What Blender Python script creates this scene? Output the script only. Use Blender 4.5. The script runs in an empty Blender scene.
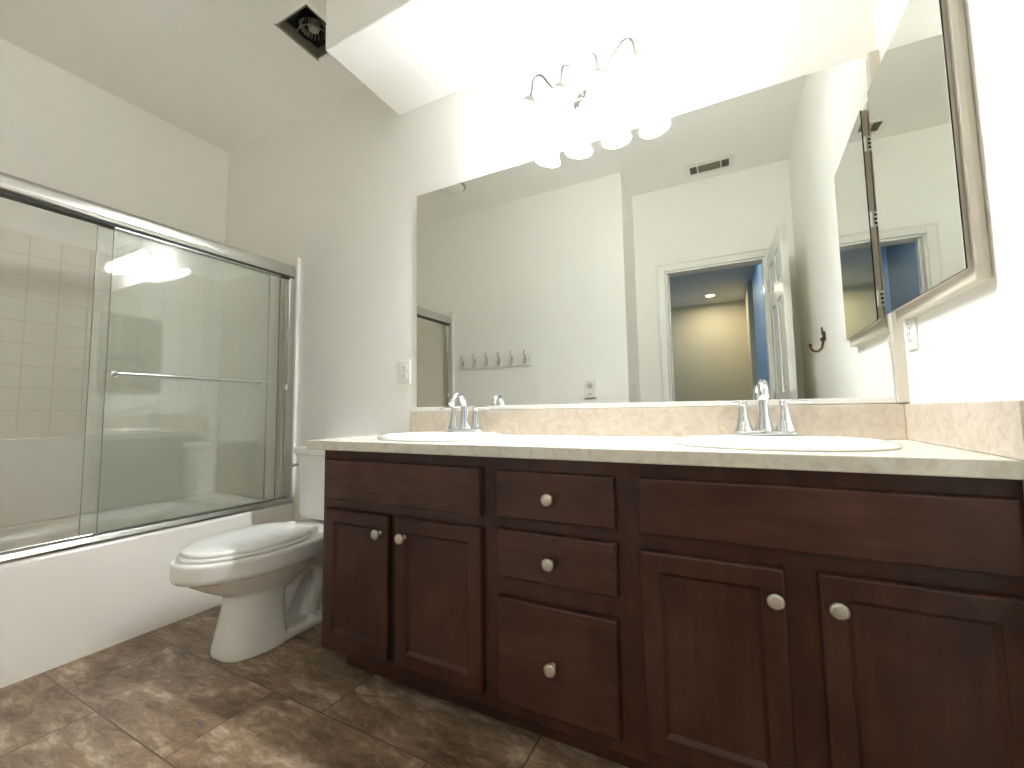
import bpy, bmesh, math, random
from mathutils import Vector, Matrix
PI = math.pi
random.seed(7)
SC = bpy.context.scene
COL = SC.collection

# ------------------------------------------------------------------ camera, world, exposure
def make_camera():
    yaw, pitch, roll = 0.4933743, 0.0785624, -0.0136606
    f = Vector((-math.sin(yaw)*math.cos(pitch), math.cos(yaw)*math.cos(pitch), math.sin(pitch)))
    r = Vector((math.cos(yaw), math.sin(yaw), 0)); u = r.cross(f)
    r2 = r*math.cos(roll)+u*math.sin(roll); u2 = -r*math.sin(roll)+u*math.cos(roll)
    cd = bpy.data.cameras.new('camera'); co = bpy.data.objects.new('camera', cd); COL.objects.link(co)
    m = Matrix((r2, u2, -f)).transposed().to_4x4(); m.translation = Vector((-0.425234, -1.627095, 0.891386))
    co.matrix_world = m
    cd.sensor_fit = 'HORIZONTAL'; cd.sensor_width = 36; cd.lens = 433.7334/1024*36
    cd.shift_x = (512-499.6858)/1024; cd.shift_y = (377.6895-384)/1024
    cd.clip_start = 0.01; cd.clip_end = 60
    SC.camera = co
make_camera()
W = bpy.data.worlds.new('world'); SC.world = W; W.use_nodes = True
W.node_tree.nodes['Background'].inputs[0].default_value = (0.30, 0.42, 0.60, 1)
W.node_tree.nodes['Background'].inputs[1].default_value = 1.0
SC.view_settings.view_transform = 'Standard'; SC.view_settings.look = 'None'
SC.view_settings.gamma = 1; SC.view_settings.use_curve_mapping = False
SC.view_settings.exposure = 3.2
BULB = 110.0          # vanity bulbs
DOWN = 50.0          # hall downlights, the nearer one added
SC.cycles.use_denoising = True
SC.cycles.max_bounces = 16; SC.cycles.diffuse_bounces = 12; SC.cycles.glossy_bounces = 8
SC.cycles.transparent_max_bounces = 24; SC.cycles.transmission_bounces = 8
SC.cycles.sample_clamp_indirect = 6.0
SC.cycles.caustics_reflective = False; SC.cycles.caustics_refractive = False

# ------------------------------------------------------------------ materials
def lin(c):
    return tuple(((v/255)/12.92 if v/255 <= 0.04045 else ((v/255+0.055)/1.055)**2.4) for v in c)+(1,)
def base(name, col, rough=0.5, metal=0.0, spec=0.5, coat=0.0):
    m = bpy.data.materials.new(name); m.use_nodes = True
    b = m.node_tree.nodes['Principled BSDF']
    b.inputs['Base Color'].default_value = lin(col); b.inputs['Roughness'].default_value = rough
    b.inputs['Metallic'].default_value = metal; b.inputs['Specular IOR Level'].default_value = spec
    b.inputs['Coat Weight'].default_value = coat; b.inputs['Coat Roughness'].default_value = 0.1
    return m, m.node_tree, b
def N(t, kind, **kw):
    n = t.nodes.new(kind)
    for k, v in kw.items(): setattr(n, k, v)
    return n
def coords(t, scale=(1, 1, 1)):
    tc = N(t, 'ShaderNodeTexCoord'); mp = N(t, 'ShaderNodeMapping')
    mp.inputs['Scale'].default_value = scale
    t.links.new(tc.outputs['Object'], mp.inputs['Vector']); return mp.outputs['Vector']
def noise(t, vec, scale, detail=4, rough=0.5, dist=0.0):
    n = N(t, 'ShaderNodeTexNoise'); n.inputs['Scale'].default_value = scale
    n.inputs['Detail'].default_value = detail; n.inputs['Roughness'].default_value = rough
    n.inputs['Distortion'].default_value = dist
    t.links.new(vec, n.inputs['Vector']); return n.outputs['Fac']
def ramp(t, fac, stops):
    r = N(t, 'ShaderNodeValToRGB'); e = r.color_ramp.elements
    while len(e) < len(stops): e.new(0.5)
    for i, (p, c) in enumerate(stops): e[i].position = p; e[i].color = lin(c)
    t.links.new(fac, r.inputs['Fac']); return r.outputs['Color']
def bump(t, b, fac, strength, dist=0.002):
    n = N(t, 'ShaderNodeBump'); n.inputs['Strength'].default_value = strength
    n.inputs['Distance'].default_value = dist
    t.links.new(fac, n.inputs['Height']); t.links.new(n.outputs['Normal'], b.inputs['Normal'])
def paint(name, col, bs=0.25, rough=0.55):
    m, t, b = base(name, col, rough, spec=0.3)
    v = coords(t); bump(t, b, noise(t, v, 130, 3, 0.55), bs, 0.0015); return m
def plain(name, col, rough=0.4, metal=0.0, spec=0.5, coat=0.0):
    m, t, b = base(name, col, rough, metal, spec, coat)
    v = coords(t); f = noise(t, v, 60, 2)
    mr = N(t, 'ShaderNodeMapRange'); mr.inputs['To Min'].default_value = max(0.0, rough-0.02); mr.inputs['To Max'].default_value = rough+0.03
    t.links.new(f, mr.inputs['Value']); t.links.new(mr.outputs['Result'], b.inputs['Roughness']); return m

M = {}
M['wall'] = paint('wall_paint', (246, 245, 239))
M['ceil'] = paint('ceiling_paint', (246, 245, 240), 0.3)
M['trimw'] = plain('white_trim_paint', (238, 237, 230), 0.3)
M['hallw'] = paint('hall_paint', (214, 205, 178))
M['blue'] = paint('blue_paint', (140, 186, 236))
M['blue_shade'] = paint('blue_paint_shaded', (88, 116, 146))  # darker blue: shade on the near hall wall painted in
M['hallc'] = paint('hall_ceiling_paint', (205, 203, 198))
M['porc'] = plain('porcelain', (243, 243, 238), 0.12, spec=0.6, coat=0.3)
M['seat'] = plain('seat_plastic', (246, 246, 242), 0.2, spec=0.5)
M['acryl'] = plain('tub_enamel', (243, 240, 233), 0.2, spec=0.5)
M['chrome'] = plain('polished_chrome', (232, 234, 236), 0.07, 1.0)
M['alu'] = plain('satin_aluminium', (205, 205, 200), 0.22, 1.0)
M['fixt'] = plain('satin_nickel_fixture', (150, 147, 142), 0.2, 1.0)
M['nickel'] = plain('brushed_nickel', (205, 198, 186), 0.33, 1.0)
M['brass'] = plain('antique_brass', (98, 76, 48), 0.38, 1.0)
M['plast'] = plain('white_plastic', (236, 235, 228), 0.35)
M['slot'] = plain('dark_slot', (40, 38, 36), 0.6)
M['dark'] = plain('dark_metal', (38, 36, 34), 0.6, 0.3)  # even dark tone for fan inside and vent backing
M['galv'] = plain('dusty_galvanised_metal', (150, 144, 128), 0.6, 0.2)
M['black'] = plain('gap_shade_black', (18, 18, 18), 0.7)
M['cab'] = plain('cabinet_body_cream', (214, 206, 190), 0.45)
M['gasket'] = plain('dark_gasket', (52, 50, 46), 0.5)

def wood(name, c0, c1, c2, vertical):
    m, t, b = base(name, c1, 0.36, spec=0.32, coat=0.05)
    v = coords(t, (9, 9, 1.3) if vertical else (1.3, 9, 9))
    f = noise(t, v, 3.2, 7, 0.6, 0.6)
    v2 = coords(t); g = noise(t, v2, 5.5, 3, 0.5, 0.4)
    mx = N(t, 'ShaderNodeMix'); mx.data_type = 'FLOAT'; mx.inputs[0].default_value = 0.55
    t.links.new(f, mx.inputs[2]); t.links.new(g, mx.inputs[3])
    t.links.new(ramp(t, mx.outputs[0], [(0.34, c0), (0.5, c1), (0.68, c2)]), b.inputs['Base Color'])
    bump(t, b, f, 0.06, 0.001); return m
M['woodv'] = wood('cherry_stained_wood_upright', (52, 29, 20), (66, 40, 29), (83, 52, 39), True)
M['woodh'] = wood('cherry_stained_wood_level', (56, 32, 23), (71, 44, 33), (91, 58, 45), False)

def stone(name, c0, c1, c2, vertical=False):
    m, t, b = base(name, c1, 0.25, spec=0.5)
    v = coords(t); f = noise(t, v, 22, 8, 0.68, 1.6)
    t.links.new(ramp(t, f, [(0.36, c0), (0.5, c1), (0.64, c2)]), b.inputs['Base Color']); return m
M['counter'] = stone('cream_cultured_marble', (214, 207, 190), (226, 221, 207), (232, 229, 218))
M['splash'] = stone('mottled_beige_marble', (196, 183, 165), (208, 196, 180), (217, 208, 194))

def floor_material():
    m, t, b = base('slate_look_vinyl_tile', (120, 96, 74), 0.36, spec=0.5)
    tc = N(t, 'ShaderNodeTexCoord'); mp = N(t, 'ShaderNodeMapping')
    # joints at y=-0.988 / -0.678 ; x joint at -2.40 in that row
    mp.inputs['Location'].default_value = (TX, TY, 0)
    t.links.new(tc.outputs['Object'], mp.inputs['Vector'])
    br = N(t, 'ShaderNodeTexBrick'); br.offset = 0.36; br.offset_frequency = 2
    br.inputs['Scale'].default_value = 1; br.inputs['Mortar Size'].default_value = 0.0022
    br.inputs['Mortar Smooth'].default_value = 0.2
    br.inputs['Brick Width'].default_value = 0.62; br.inputs['Row Height'].default_value = 0.31
    br.inputs['Color1'].default_value = (0.0, 0, 0, 1); br.inputs['Color2'].default_value = (1, 1, 1, 1)
    br.inputs['Mortar'].default_value = (0.5, 0.5, 0.5, 1)
    t.links.new(mp.outputs['Vector'], br.inputs['Vector'])
    # per-tile offset of the stone pattern
    sc = N(t, 'ShaderNodeVectorMath', operation='SCALE'); sc.inputs['Scale'].default_value = 7.3
    t.links.new(br.outputs['Color'], sc.inputs[0])
    ad = N(t, 'ShaderNodeVectorMath', operation='ADD')
    mp2 = N(t, 'ShaderNodeMapping'); mp2.inputs['Scale'].default_value = (1.0, 2.4, 1); mp2.inputs['Rotation'].default_value = (0, 0, 0.3)
    t.links.new(tc.outputs['Object'], mp2.inputs['Vector'])
    t.links.new(mp2.outputs['Vector'], ad.inputs[0]); t.links.new(sc.outputs['Vector'], ad.inputs[1])
    f = noise(t, ad.outputs['Vector'], 3.6, 10, 0.66, 0.6)
    g = noise(t, ad.outputs['Vector'], 15, 9, 0.72, 0.7)
    mx = N(t, 'ShaderNodeMix'); mx.data_type = 'FLOAT'; mx.inputs[0].default_value = 0.42
    t.links.new(f, mx.inputs[2]); t.links.new(g, mx.inputs[3])
    c = ramp(t, mx.outputs[0], [(0.36, (66, 49, 35)), (0.44, (112, 89, 68)), (0.53, (148, 124, 100)), (0.62, (196, 176, 154))])
    mc = N(t, 'ShaderNodeMix'); mc.data_type = 'RGBA'
    t.links.new(br.outputs['Fac'], mc.inputs[0]); t.links.new(c, mc.inputs[6]); mc.inputs[7].default_value = lin((84, 66, 50))
    t.links.new(mc.outputs[2], b.inputs['Base Color'])
    sub = N(t, 'ShaderNodeMath', operation='SUBTRACT')
    t.links.new(mx.outputs[0], sub.inputs[0]); t.links.new(br.outputs['Fac'], sub.inputs[1])
    bump(t, b, sub.outputs[0], 0.5, 0.002); return m
TX, TY = 2.177+0.62*4, 0.988+0.31*4
M['floor'] = floor_material()

def surround_material():
    m, t, b = base('moulded_tile_pattern', (236, 229, 214), 0.34, spec=0.5)
    tc = N(t, 'ShaderNodeTexCoord'); sp = N(t, 'ShaderNodeSeparateXYZ'); t.links.new(tc.outputs['Object'], sp.inputs[0])
    ax = N(t, 'ShaderNodeMath', operation='ADD'); t.links.new(sp.outputs[0], ax.inputs[0]); t.links.new(sp.outputs[1], ax.inputs[1])
    cb = N(t, 'ShaderNodeCombineXYZ'); t.links.new(ax.outputs[0], cb.inputs[0]); t.links.new(sp.outputs[2], cb.inputs[1])
    mp = N(t, 'ShaderNodeMapping'); mp.inputs['Location'].default_value = (12.0, -0.822+0.106*10, 0)
    t.links.new(cb.outputs[0], mp.inputs['Vector'])
    br = N(t, 'ShaderNodeTexBrick'); br.offset = 0.0; br.inputs['Scale'].default_value = 1
    br.inputs['Mortar Size'].default_value = 0.0032; br.inputs['Mortar Smooth'].default_value = 0.8
    br.inputs['Brick Width'].default_value = 0.112; br.inputs['Row Height'].default_value = 0.106
    t.links.new(mp.outputs['Vector'], br.inputs['Vector'])
    gt = N(t, 'ShaderNodeMath', operation='GREATER_THAN'); gt.inputs[1].default_value = 0.824
    t.links.new(sp.outputs[2], gt.inputs[0])
    lt = N(t, 'ShaderNodeMath', operation='LESS_THAN'); lt.inputs[1].default_value = 1.765
    t.links.new(sp.outputs[2], lt.inputs[0])
    mu = N(t, 'ShaderNodeMath', operation='MULTIPLY'); t.links.new(br.outputs['Fac'], mu.inputs[0]); t.links.new(gt.outputs[0], mu.inputs[1])
    mu2 = N(t, 'ShaderNodeMath', operation='MULTIPLY'); t.links.new(mu.outputs[0], mu2.inputs[0]); t.links.new(lt.outputs[0], mu2.inputs[1])
    iv = N(t, 'ShaderNodeMath', operation='SUBTRACT'); iv.inputs[0].default_value = 1; t.links.new(mu2.outputs[0], iv.inputs[1])
    mc = N(t, 'ShaderNodeMix'); mc.data_type = 'RGBA'; t.links.new(mu2.outputs[0], mc.inputs[0])
    mc.inputs[6].default_value = lin((234, 230, 219)); mc.inputs[7].default_value = lin((219, 213, 199))
    t.links.new(mc.outputs[2], b.inputs['Base Color'])
    bump(t, b, iv.outputs[0], 0.35, 0.0025); return m
M['tile'] = surround_material()

def mirror_mat():
    m, t, b = base('silvered_mirror', (236, 238, 233), 0.0, 1.0)
    return m
M['mirror'] = mirror_mat()
def glass_mat():
    m = bpy.data.materials.new('clear_shower_glass'); m.use_nodes = True; t = m.node_tree
    t.nodes.remove(t.nodes['Principled BSDF']); out = t.nodes['Material Output']
    tr = N(t, 'ShaderNodeBsdfTransparent'); tr.inputs[0].default_value = (0.984, 0.996, 0.986, 1)
    gl = N(t, 'ShaderNodeBsdfGlossy'); gl.inputs['Roughness'].default_value = 0.012; gl.inputs[0].default_value = (1, 1, 1, 1)
    fr = N(t, 'ShaderNodeFresnel'); fr.inputs[0].default_value = 1.6
    mx = N(t, 'ShaderNodeMixShader'); t.links.new(fr.outputs[0], mx.inputs[0])
    t.links.new(tr.outputs[0], mx.inputs[1]); t.links.new(gl.outputs[0], mx.inputs[2])
    df = N(t, 'ShaderNodeBsdfDiffuse'); df.inputs[0].default_value = (0.86, 0.93, 0.86, 1)   # pale haze painted in for milky reflections
    m2 = N(t, 'ShaderNodeMixShader'); m2.inputs[0].default_value = 0.045
    t.links.new(mx.outputs[0], m2.inputs[1]); t.links.new(df.outputs[0], m2.inputs[2])
    t.links.new(m2.outputs[0], out.inputs[0]); return m
M['glass'] = glass_mat()
M['glassedge'] = plain('green_glass_edge', (134, 146, 134), 0.2)
def shade_mat():
    m = bpy.data.materials.new('frosted_ribbed_glass'); m.use_nodes = True; t = m.node_tree
    t.nodes.remove(t.nodes['Principled BSDF']); out = t.nodes['Material Output']
    tl = N(t, 'ShaderNodeBsdfTranslucent'); tl.inputs[0].default_value = (0.15, 0.15, 0.145, 1)
    df = N(t, 'ShaderNodeBsdfDiffuse'); df.inputs[0].default_value = (0.9, 0.9, 0.87, 1)
    gl = N(t, 'ShaderNodeBsdfGlossy'); gl.inputs['Roughness'].default_value = 0.15
    tr = N(t, 'ShaderNodeBsdfTransparent')
    v = coords(t); f = noise(t, v, 90, 2); bp = N(t, 'ShaderNodeBump'); bp.inputs['Strength'].default_value = 0.4; bp.inputs['Distance'].default_value = 0.002
    t.links.new(f, bp.inputs['Height'])
    for s in (tl, gl): t.links.new(bp.outputs[0], s.inputs['Normal'])
    a = N(t, 'ShaderNodeMixShader'); a.inputs[0].default_value = 0.25; t.links.new(tl.outputs[0], a.inputs[1]); t.links.new(df.outputs[0], a.inputs[2])
    b = N(t, 'ShaderNodeMixShader'); b.inputs[0].default_value = 0.12; t.links.new(a.outputs[0], b.inputs[1]); t.links.new(gl.outputs[0], b.inputs[2])
    c = N(t, 'ShaderNodeMixShader'); c.inputs[0].default_value = 0.14; t.links.new(b.outputs[0], c.inputs[1]); t.links.new(tr.outputs[0], c.inputs[2])
    t.links.new(c.outputs[0], out.inputs[0]); return m
M['shade'] = shade_mat()
def emit(name, col, s):
    m, t, b = base(name, (255, 255, 255), 0.5)
    b.inputs['Emission Color'].default_value = col+(1,); b.inputs['Emission Strength'].default_value = s; return m
M['bulb'] = emit('lit_bulb', (0.97, 1.0, 1.04), BULB)
M['down'] = emit('lit_downlight_lens', (1.0, 0.88, 0.68), DOWN)

# ------------------------------------------------------------------ mesh helpers
class MB:
    def __init__(s): s.bm = bmesh.new()
    def box(s, x0, x1, y0, y1, z0, z1, bev=0.0, seg=2):
        g = bmesh.ops.create_cube(s.bm, size=1)
        for v in g['verts']:
            v.co = Vector(((x0+x1)/2+v.co.x*(x1-x0), (y0+y1)/2+v.co.y*(y1-y0), (z0+z1)/2+v.co.z*(z1-z0)))
        if bev:
            ed = list({e for v in g['verts'] for e in v.link_edges})
            bmesh.ops.bevel(s.bm, geom=ed, offset=bev, segments=seg, profile=0.6, affect='EDGES')
        return s
    def rings(s, rings, cap0=True, cap1=True, closed=True):
        vs = [[s.bm.verts.new(p) for p in r] for r in rings]
        n = len(vs[0])
        for a, b in zip(vs, vs[1:]):
            for i in range(n if closed else n-1):
                j = (i+1) % n; s.bm.faces.new((a[i], a[j], b[j], b[i]))
        if cap0: s.bm.faces.new(list(reversed(vs[0])))
        if cap1: s.bm.faces.new(vs[-1])
        return s
    def lathe(s, prof, c=(0, 0, 0), axis='z', n=32, cap0=True, cap1=True, flute=0, fa=0.0):
        rr = []
        for r, h in prof:
            ring = []
            for i in range(n):
                a = 2*PI*i/n; q = r*(1+fa*math.cos(flute*a)) if flute else r
                u, v = q*math.cos(a), q*math.sin(a)
                p = {'z': (u, v, h), 'y': (u, h, -v), 'x': (h, u, v)}[axis]
                ring.append(Vector(p)+Vector(c))
            rr.append(ring)
        return s.rings(rr, cap0, cap1)
    def tube(s, pts, rad, n=14, smooth=6, sx=1.0, cap=True):
        P = [Vector(p) for p in pts]; Rr = rad if isinstance(rad, (list, tuple)) else [rad]*len(P)
        if smooth and len(P) > 2:
            Q, q = [], []
            for i in range(len(P)-1):
                a = P[max(i-1, 0)]; b = P[i]; c = P[i+1]; d = P[min(i+2, len(P)-1)]
                for k in range(smooth):
                    t = k/smooth
                    Q.append(0.5*((2*b)+(-a+c)*t+(2*a-5*b+4*c-d)*t*t+(-a+3*b-3*c+d)*t**3))
                    q.append(Rr[i]*(1-t)+Rr[i+1]*t)
            Q.append(P[-1]); q.append(Rr[-1]); P, Rr = Q, q
        T = [(P[min(i+1, len(P)-1)]-P[max(i-1, 0)]).normalized() for i in range(len(P))]
        up = Vector((0, 0, 1)) if abs(T[0].z) < 0.9 else Vector((1, 0, 0))
        nx = T[0].cross(up).normalized(); rr = []
        for p, t_, r in zip(P, T, Rr):
            nx = (nx-t_*nx.dot(t_)).normalized(); ny = t_.cross(nx)
            rr.append([p+nx*(r*sx*math.cos(2*PI*i/n))+ny*(r*math.sin(2*PI*i/n)) for i in range(n)])
        return s.rings(rr, cap, cap)
    def sphere(s, c, r, n=16, sc=(1, 1, 1)):
        g = bmesh.ops.create_uvsphere(s.bm, u_segments=n, v_segments=max(6, n//2), radius=r)
        for v in g['verts']: v.co = Vector((v.co.x*sc[0], v.co.y*sc[1], v.co.z*sc[2]))+Vector(c)
        return s
    def xf(s, m):
        bmesh.ops.transform(s.bm, matrix=m, verts=s.bm.verts); return s
    def build(s, name, mat, parent=None, smooth=False, bev=0.0, origin=None, angle=35, seg=2, loc=None):
        bmesh.ops.recalc_face_normals(s.bm, faces=s.bm.faces)
        o0 = Vector((0, 0, 0))
        if parent is not None:
            q = parent
            while q is not None: o0 = o0+Vector(q.location); q = q.parent
        if loc is not None: off = Vector((0, 0, 0))       # mesh already local
        else: off = Vector(origin) if origin is not None else o0
        if loc is None:
            for v in s.bm.verts: v.co = v.co-off
        me = bpy.data.meshes.new(name); s.bm.to_mesh(me); s.bm.free()
        if isinstance(mat, (list, tuple)):
            for m_ in mat: me.materials.append(m_)
        else: me.materials.append(mat)
        o = bpy.data.objects.new(name, me); COL.objects.link(o)
        if parent is not None: o.parent = parent
        if loc is not None: o.location = loc
        else: o.location = off-o0 if parent is not None else off
        if bev:
            b = o.modifiers.new('bevel', 'BEVEL'); b.width = bev; b.segments = seg; b.limit_method = 'ANGLE'; b.angle_limit = math.radians(40)
        if smooth:
            for p in me.polygons: p.use_smooth = True
            me.set_sharp_from_angle(angle=math.radians(angle))
        return o
def empty(name, loc, label=None, cat=None, group=None, kind=None):
    o = bpy.data.objects.new(name, None); COL.objects.link(o); o.location = loc; o.empty_display_size = 0.05
    return tag(o, label, cat, group, kind)
def tag(o, label=None, cat=None, group=None, kind=None):
    if label: o['label'] = label
    if cat: o['category'] = cat
    if group: o['group'] = group
    if kind: o['kind'] = kind
    return o
def copy_tree(o, parent=None):
    c = o.copy(); COL.objects.link(c)
    if parent is not None: c.parent = parent
    for ch in [k for k in list(SC.objects) if k.parent is o]: copy_tree(ch, c)
    return c
def struct(o, label, cat): return tag(o, label, cat, None, 'structure')
def box(*a, bev=0.0): return MB().box(*a, bev=bev)

# ------------------------------------------------------------------ room numbers (metres; mirror wall y=0, right wall x=0)
XL, ZC = -3.38, 2.68
YF = -1.59                 # wall opposite the mirror
XR, YD = -1.09, -2.02      # recess of the door
ZS, YS, XS = 2.41, -0.465, -1.86   # soffit
T = 0.12

# floor and ceiling
struct(MB().box(XL-T, T, -6.8, T, -0.1, 0).build('floor', M['floor']), 'brown slate-look vinyl tile floor', 'floor')
vx0, vx1, vy0, vy1 = -2.192, -1.985, -0.466, -0.238
m = MB()
m.box(XL-T, vx0, YD-T, T, ZC, ZC+0.04); m.box(vx1, T, YD-T, T, ZC, ZC+0.04)
m.box(vx0, vx1, YD-T, vy0, ZC, ZC+0.04); m.box(vx0, vx1, vy1, T, ZC, ZC+0.04)
struct(m.build('ceiling', M['ceil']), 'off-white textured ceiling with square fan opening', 'ceiling')
# walls
struct(box(XL-T, T, 0, T, 0, ZC).build('wall_back', M['wall']), 'off-white wall behind vanity and mirror', 'wall')
struct(box(XL-T, XL, YF-T, 0, 0, ZC).build('wall_left', M['wall']), 'off-white wall along the tub above the tile surround', 'wall')
RW = 0.007
struct(box(RW, T, YD-T, 0, 0, ZC).build('wall_right', M['wall']), 'bright off-white wall carrying the medicine cabinet', 'wall')
struct(box(XL, XR, YF-T, YF, 0, ZC).build('wall_front', M['wall']), 'off-white wall seen in mirror behind the hook rack', 'wall')
struct(box(XR-T, XR, YD-T, YF-T, 0, ZC).build('wall_return', M['wall']), 'short return wall of the door recess', 'wall')
DX0, DX1, DZ = -0.862, -0.176, 1.99
m = MB(); m.box(XR, DX0, YD-T, YD, 0, ZC); m.box(DX1, RW, YD-T, YD, 0, ZC); m.box(DX0, DX1, YD-T, YD, DZ, ZC)
struct(m.build('wall_door', M['wall']), 'off-white wall around the doorway, seen in mirror', 'wall')
# soffit
struct(box(XS, RW, YS, 0, ZS, ZC).build('soffit', M['ceil'], bev=0.006), 'dropped white soffit over the vanity wall', 'soffit')
# baseboards
bb = [('baseboard_back', (-2.61, -1.74, -0.014, 0)), ('baseboard_front', (-2.61, XR, YF, YF+0.014)),
      ('baseboard_door', (XR, DX0-0.06, YD, YD+0.014)), ('baseboard_right', (RW-0.014, RW, YD, -0.565)), ('baseboard_return', (XR, XR+0.014, YD, YF))]
for n, (a, b_, c, d) in bb:
    struct(box(a, b_, c, d, 0, 0.08, bev=0.0).build(n, M['trimw'], bev=0.003), 'white painted baseboard', 'baseboard')

# ---- hall beyond the door
HY, HZ, HX0, HX1 = -6.6, 2.70, -1.40, -0.175
struct(box(HX0-1.6, HX1+T, HY-T, HY, 0, HZ).build('wall_hall_end', M['hallw']), 'cream far wall of the hall', 'wall')
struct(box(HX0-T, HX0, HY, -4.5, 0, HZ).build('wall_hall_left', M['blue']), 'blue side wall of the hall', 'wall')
struct(box(HX0-T, HX0, -4.5, YD-T, 0, HZ).build('wall_hall_left_near', M['blue_shade']), 'near end of the blue hall wall, shade painted in', 'wall')
struct(box(HX1, HX1+T, HY, -5.4, 0, HZ).build('wall_hall_right', M['hallw']), 'cream side wall of the hall', 'wall')
struct(box(HX1+0.06, HX1+T+0.06, -5.4, YD-T, 0, HZ).build('wall_hall_right_near', M['blue']), 'blue painted wall beside the doorway', 'wall')
struct(box(HX0-T, HX1+T+0.06, HY, YD-T, HZ, HZ+0.05).build('ceiling_hall', M['hallc']), 'grey-white hall ceiling', 'ceiling')
def downlight(x, y, z, label):
    e = empty('recessed_light', (x, y, z), label, 'ceiling light')
    MB().lathe([(0.055, 0), (0.085, 0), (0.088, -0.004), (0.08, -0.008), (0.055, -0.004)], (x, y, z), cap0=False, cap1=False, n=28).build('trim_ring', M['trimw'], e, smooth=True)
    MB().lathe([(0.001, -0.002), (0.055, -0.002), (0.055, 0.0)], (x, y, z), n=28).build('lens', M['down'], e)
downlight(-0.676, -6.0, HZ, 'round lit recessed downlight in the hall ceiling seen in the mirror')
downlight(-0.70, -3.6, HZ, 'added round downlight in the hall ceiling, unseen, to light the blue walls')  # added lamp out of view, brightens the blue hall walls

# casing
def casing(name, y, lab):
    m = MB(); w = 0.062
    s = 1 if y > -2.1 else -1
    y0, y1 = (y, y+0.016*s)
    a, b_ = min(y0, y1), max(y0, y1)
    m.box(DX0-w, DX0, a, b_, 0, DZ+w, 0.004); m.box(DX1, DX1+w, a, b_, 0, DZ+w, 0.004); m.box(DX0, DX1, a, b_, DZ, DZ+w, 0.004)
    m.box(DX0-w, DX0-w+0.014, min(y, y+0.022*s), max(y, y+0.022*s), 0, DZ+w, 0.003)
    m.box(DX1+w-0.014, DX1+w, min(y, y+0.022*s), max(y, y+0.022*s), 0, DZ+w, 0.003)
    m.box(DX0-w, DX1+w, min(y, y+0.022*s), max(y, y+0.022*s), DZ+w-0.014, DZ+w, 0.003)
    struct(m.build(name, M['trimw']), lab, 'door casing')
casing('trim_1', YD, 'white casing round the doorway, bathroom side')
casing('trim_2', YD-T, 'white casing round the doorway, hall side')
m = MB(); m.box(DX0, DX0+0.014, YD-T, YD, 0, DZ); m.box(DX1-0.014, DX1, YD-T, YD, 0, DZ); m.box(DX0, DX1, YD-T, YD, DZ-0.014, DZ)
m.box(DX0+0.014, DX0+0.026, YD-0.075, YD-0.045, 0, DZ-0.014)
struct(m.build('trim_3', M['trimw'], bev=0.002), 'white door jamb lining', 'door jamb')

# six panel door, open against the right wall
def door():
    L, H, TH = 0.665, 1.965, 0.035
    hx, hy = DX1+0.012, YD+0.018
    e = empty('door_1', (hx, hy, 0.012)); struct(e, 'white six-panel door standing open along the right wall, seen in mirror', 'door')
    m = MB()
    m.box(0.008, TH-0.008, 0, L, 0, H)
    st = 0.105; rails = [(0, 0.23), (0.80, 0.98), (1.56, 1.66), (H-0.11, H)]
    for (a, b_) in ((0, st), (L-st, L), (L/2-0.045, L/2+0.045)): m.box(0, TH, a, b_, 0, H, 0.0015, 1)
    for (a, b_) in rails: m.box(0.0002, TH-0.0002, 0.0, L, a, b_, 0.0015, 1)
    for i in range(3):
        z0, z1 = rails[i][1]+0.025, rails[i+1][0]-0.025
        for (a, b_) in ((st+0.022, L/2-0.067), (L/2+0.067, L-st-0.022)):
            m.box(0.003, TH-0.003, a, b_, z0, z1, 0.006, 1)
    m.build('slab', M['trimw'], e, loc=(0, 0, 0))
    k = MB()
    for s_, x0 in ((-1, 0.0), (1, TH)):
        k.lathe([(0.030, 0), (0.030, s_*0.006), (0.012, s_*0.01), (0.011, s_*0.03), (0.024, s_*0.038), (0.027, s_*0.05), (0.018, s_*0.06), (0.001, s_*0.062)], (x0, L-0.06, 0.90), axis='x', n=24)
    k.build('door_handle', M['nickel'], e, smooth=True, loc=(0, 0, 0))
    for z in (0.2, 0.95, 1.75):
        MB().lathe([(0.006, -0.045), (0.006, 0.045)], (-0.004, -0.006, z), n=10).build('hinge', M['nickel'], e, smooth=True, loc=(0, 0, 0))
    e.rotation_euler.z = math.radians(-2.0)
door()

# ------------------------------------------------------------------ bathtub
TX1, TZ = -2.61, 0.405
def rrect(x0, x1, y0, y1, z, r, n=6):
    pts = []
    for cx, cy, a0 in ((x1-r, y1-r, 0), (x0+r, y1-r, PI/2), (x0+r, y0+r, PI), (x1-r, y0+r, 1.5*PI)):
        for i in range(n+1):
            a = a0+PI/2*i/n; pts.append(Vector((cx+r*math.cos(a), cy+r*math.sin(a), z)))
    return pts
g = 0.003
x0, x1, y0, y1 = XL+g, TX1, YF+g, -g
m = MB()
R_ = [rrect(x0, x1, y0, y1, 0.0, 0.004), rrect(x0, x1, y0, y1, TZ-0.018, 0.004), rrect(x0, x1-0.003, y0, y1, TZ-0.006, 0.004), rrect(x0, x1-0.012, y0, y1, TZ, 0.006),
      rrect(x0+0.05, x1-0.095, y0+0.07, y1-0.07, TZ, 0.14), rrect(x0+0.062, x1-0.108, y0+0.085, y1-0.085, TZ-0.012, 0.14),
      rrect(x0+0.08, x1-0.125, y0+0.13, y1-0.12, TZ-0.12, 0.14), rrect(x0+0.10, x1-0.145, y0+0.19, y1-0.16, 0.12, 0.14),
      rrect(x0+0.13, x1-0.175, y0+0.24, y1-0.20, 0.075, 0.12), rrect(x0+0.2, x1-0.24, y0+0.32, y1-0.28, 0.065, 0.1)]
m.rings(R_, cap0=True, cap1=True)
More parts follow.
